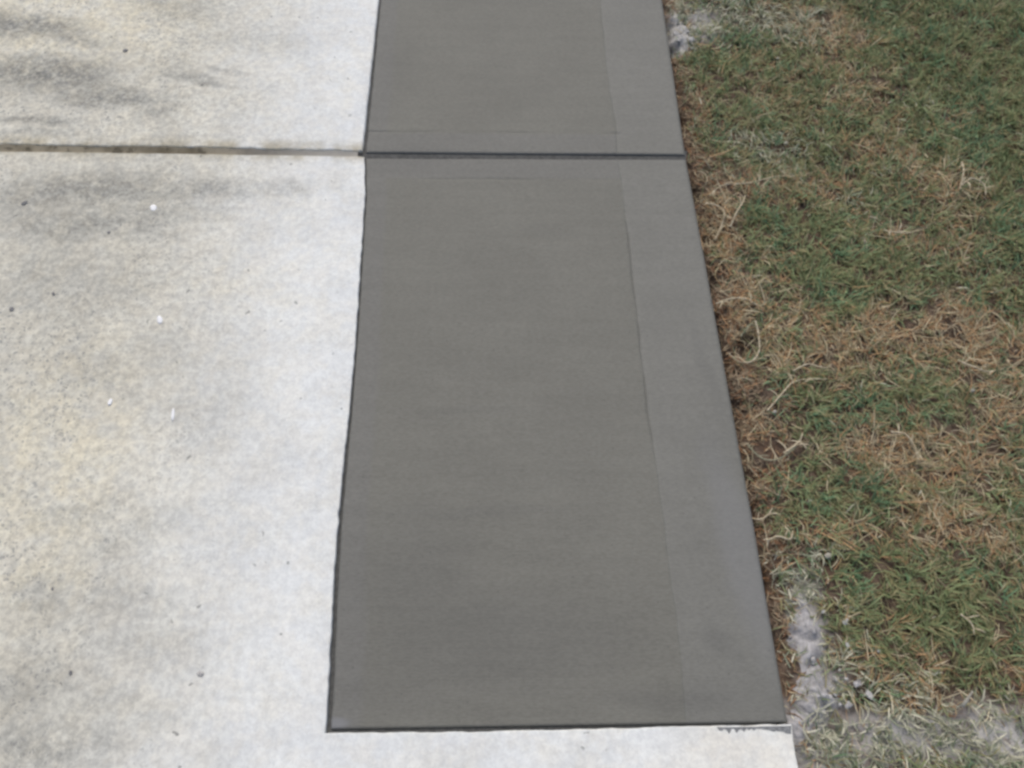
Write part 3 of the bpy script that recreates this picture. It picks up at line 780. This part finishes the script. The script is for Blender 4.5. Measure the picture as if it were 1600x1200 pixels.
RUN = [
 ([(1180,502),(1186,520),(1188,545),(1176,560),(1158,557),(1143,545)], .022, .0020, M_RUNNER, 'curled tan runner looped round a dark hole beside the strip', 2),
 ([(1160,520),(1172,507),(1186,512)], .024, .0018, M_RUNNER_G, 'short grey green runner arching over the dark hole', 1),
 ([(1116,473),(1140,470),(1165,465),(1184,478)], .024, .0020, M_RUNNER, 'straight tan runner reaching the strip edge above the dark hole', 3),
 ([(1172,690),(1185,705),(1200,714),(1222,711),(1242,698),(1252,684)], .014, .0020, M_RUNNER_G, 'pale grey green runner bowed across brown soil', 2),
 ([(1225,708),(1240,698),(1250,690),(1262,700)], .028, .0022, M_RUNNER, 'bright straw runner on the end of the bowed grey runner', 4),
 ([(1142,352),(1150,335),(1160,318),(1164,305)], .028, .0020, M_RUNNER, 'long straw runner leaning away in the straw patch by the joint', 3),
 ([(1105,310),(1120,318),(1132,332),(1128,350),(1118,372)], .026, .0018, M_RUNNER, 'orange straw runner along the strip just past the joint', 3),
 ([(1500,258),(1501,275),(1498,298)], .034, .0020, M_RUNNER, 'upright bright straw runner in the green lawn', 3),
 ([(1500,292),(1515,284),(1536,290),(1540,305)], .032, .0018, M_RUNNER, 'curved straw runner at the foot of the upright bright one', 3),
 ([(1200,640),(1222,615),(1240,596),(1265,590),(1292,592)], .022, .0018, M_RUNNER, 'long thin tan runner crossing below the orange patch', 3),
 ([(1240,578),(1262,570),(1285,575),(1300,570)], .024, .0016, M_RUNNER, 'thin tan runner parallel to the long one', 2),
 ([(1395,672),(1415,680),(1432,700),(1440,720)], .024, .0018, M_RUNNER, 'tan runner bending through the straw patch below the bright green tuft', 3),
 ([(1500,560),(1520,572),(1545,578),(1570,574)], .024, .0018, M_RUNNER, 'pale runner curving through the orange straw patch', 3),
 ([(1175,800),(1192,806),(1204,800),(1210,790)], .022, .0020, M_RUNNER, 'tan runner hooked over the brown edge', 2),
 ([(1200,845),(1215,838),(1235,842),(1240,828)], .024, .0020, M_RUNNER, 'tan runner lying on brown soil above the cement spill', 3),
 ([(1548,458),(1560,456),(1570,450)], .030, .0018, M_RUNNER_G, 'small pale runner in dark green grass near the picture border', 1),
 ([(1110,300),(1130,288),(1170,284),(1215,272),(1240,276)], .022, .0017, M_RUNNER, 'orange tan runner arching between two green patches near the joint', 4),
 ([(1500,960),(1516,975),(1522,992)], .030, .0016, M_RUNNER, 'thin straw runner over the large green tuft', 2),
 ([(1380,360),(1400,368),(1425,362)], .026, .0017, M_RUNNER, 'short straw runner between green clumps', 3),
 ([(1450,1120),(1480,1135),(1510,1160),(1540,1170)], .022, .0019, M_RUNNER_G, 'pale runner in the dusted grass by the picture bottom', 3),
]
for a in RUN: runner(*a)

# dry rootlets poking out of the soil along the strip
g = random.Random(31)
for i in range(34):
    y = g.uniform(.12, 2.1); x = float(right_x(y)) + g.uniform(.008, .05)
    a = g.uniform(-1.2, 1.2); L_ = g.uniform(.018, .055); bend = g.uniform(-2.2, 2.2)
    pts = []; p = Vector((x, y, sz(x, y) + .003))
    for k_ in range(6):
        pts.append(p.copy()); a2 = a + bend * k_ / 5
        p = p + Vector((math.cos(a2), math.sin(a2), .35 - .13 * k_)) * (L_ / 5)
        p.x = max(p.x, float(right_x(p.y)) + .004)
    o = tube('rootlet', pts, g.uniform(.0011, .0022), M_RUNNER if i % 3 else M_ROOT)
    tag(o, 'short curled dry rootlet poking out of the soil along the strip', 'rootlet', 'rootlets along the strip edge')

# pale stick lying in the grass
p0, p1 = G(1503, 1104, .012), G(1520, 1080, .022)
stick = tube('pale_stick', [p0, p0.lerp(p1, .33) + Vector((0, 0, .001)), p0.lerp(p1, .66), p1], .0034, M_PEBBLE, None, 8)
tag(stick, 'short pale stick lying slanted in the dusted grass', 'stick')

# smear of wet cement dragged over the old slab at the near corner
def smear(pts, label):
    vs = [(p.x, p.y, .0006) for p in pts] + [(p.x, p.y, -.0004) for p in pts]
    n = len(pts); fs = [tuple(range(n))[::-1]] + [(i, (i + 1) % n, n + (i + 1) % n, n + i) for i in range(n)]
    o = link_mesh('cement_smear', vs, fs, M_SMEAR)
    tag(o, label, 'cement smear')
g = random.Random(12)
top = [G(1120 + 11.6 * i, 1136.6 - .022 * 11.6 * i) for i in range(11)]
bot = []
for i in range(31):
    px = 1236 - 116 * i / 30
    drop = (3.0 + (g.random() ** 2) * 10 * (1 if 1130 < px < 1165 else .35) + (7 if px > 1195 else 0) * (px - 1195) / 40) * (1 if i < 30 else .2)
    bot.append(G(px, 1135.5 + drop))
smear(top + bot, 'ragged grey cement smear dragged over the old slab at the strip corner')
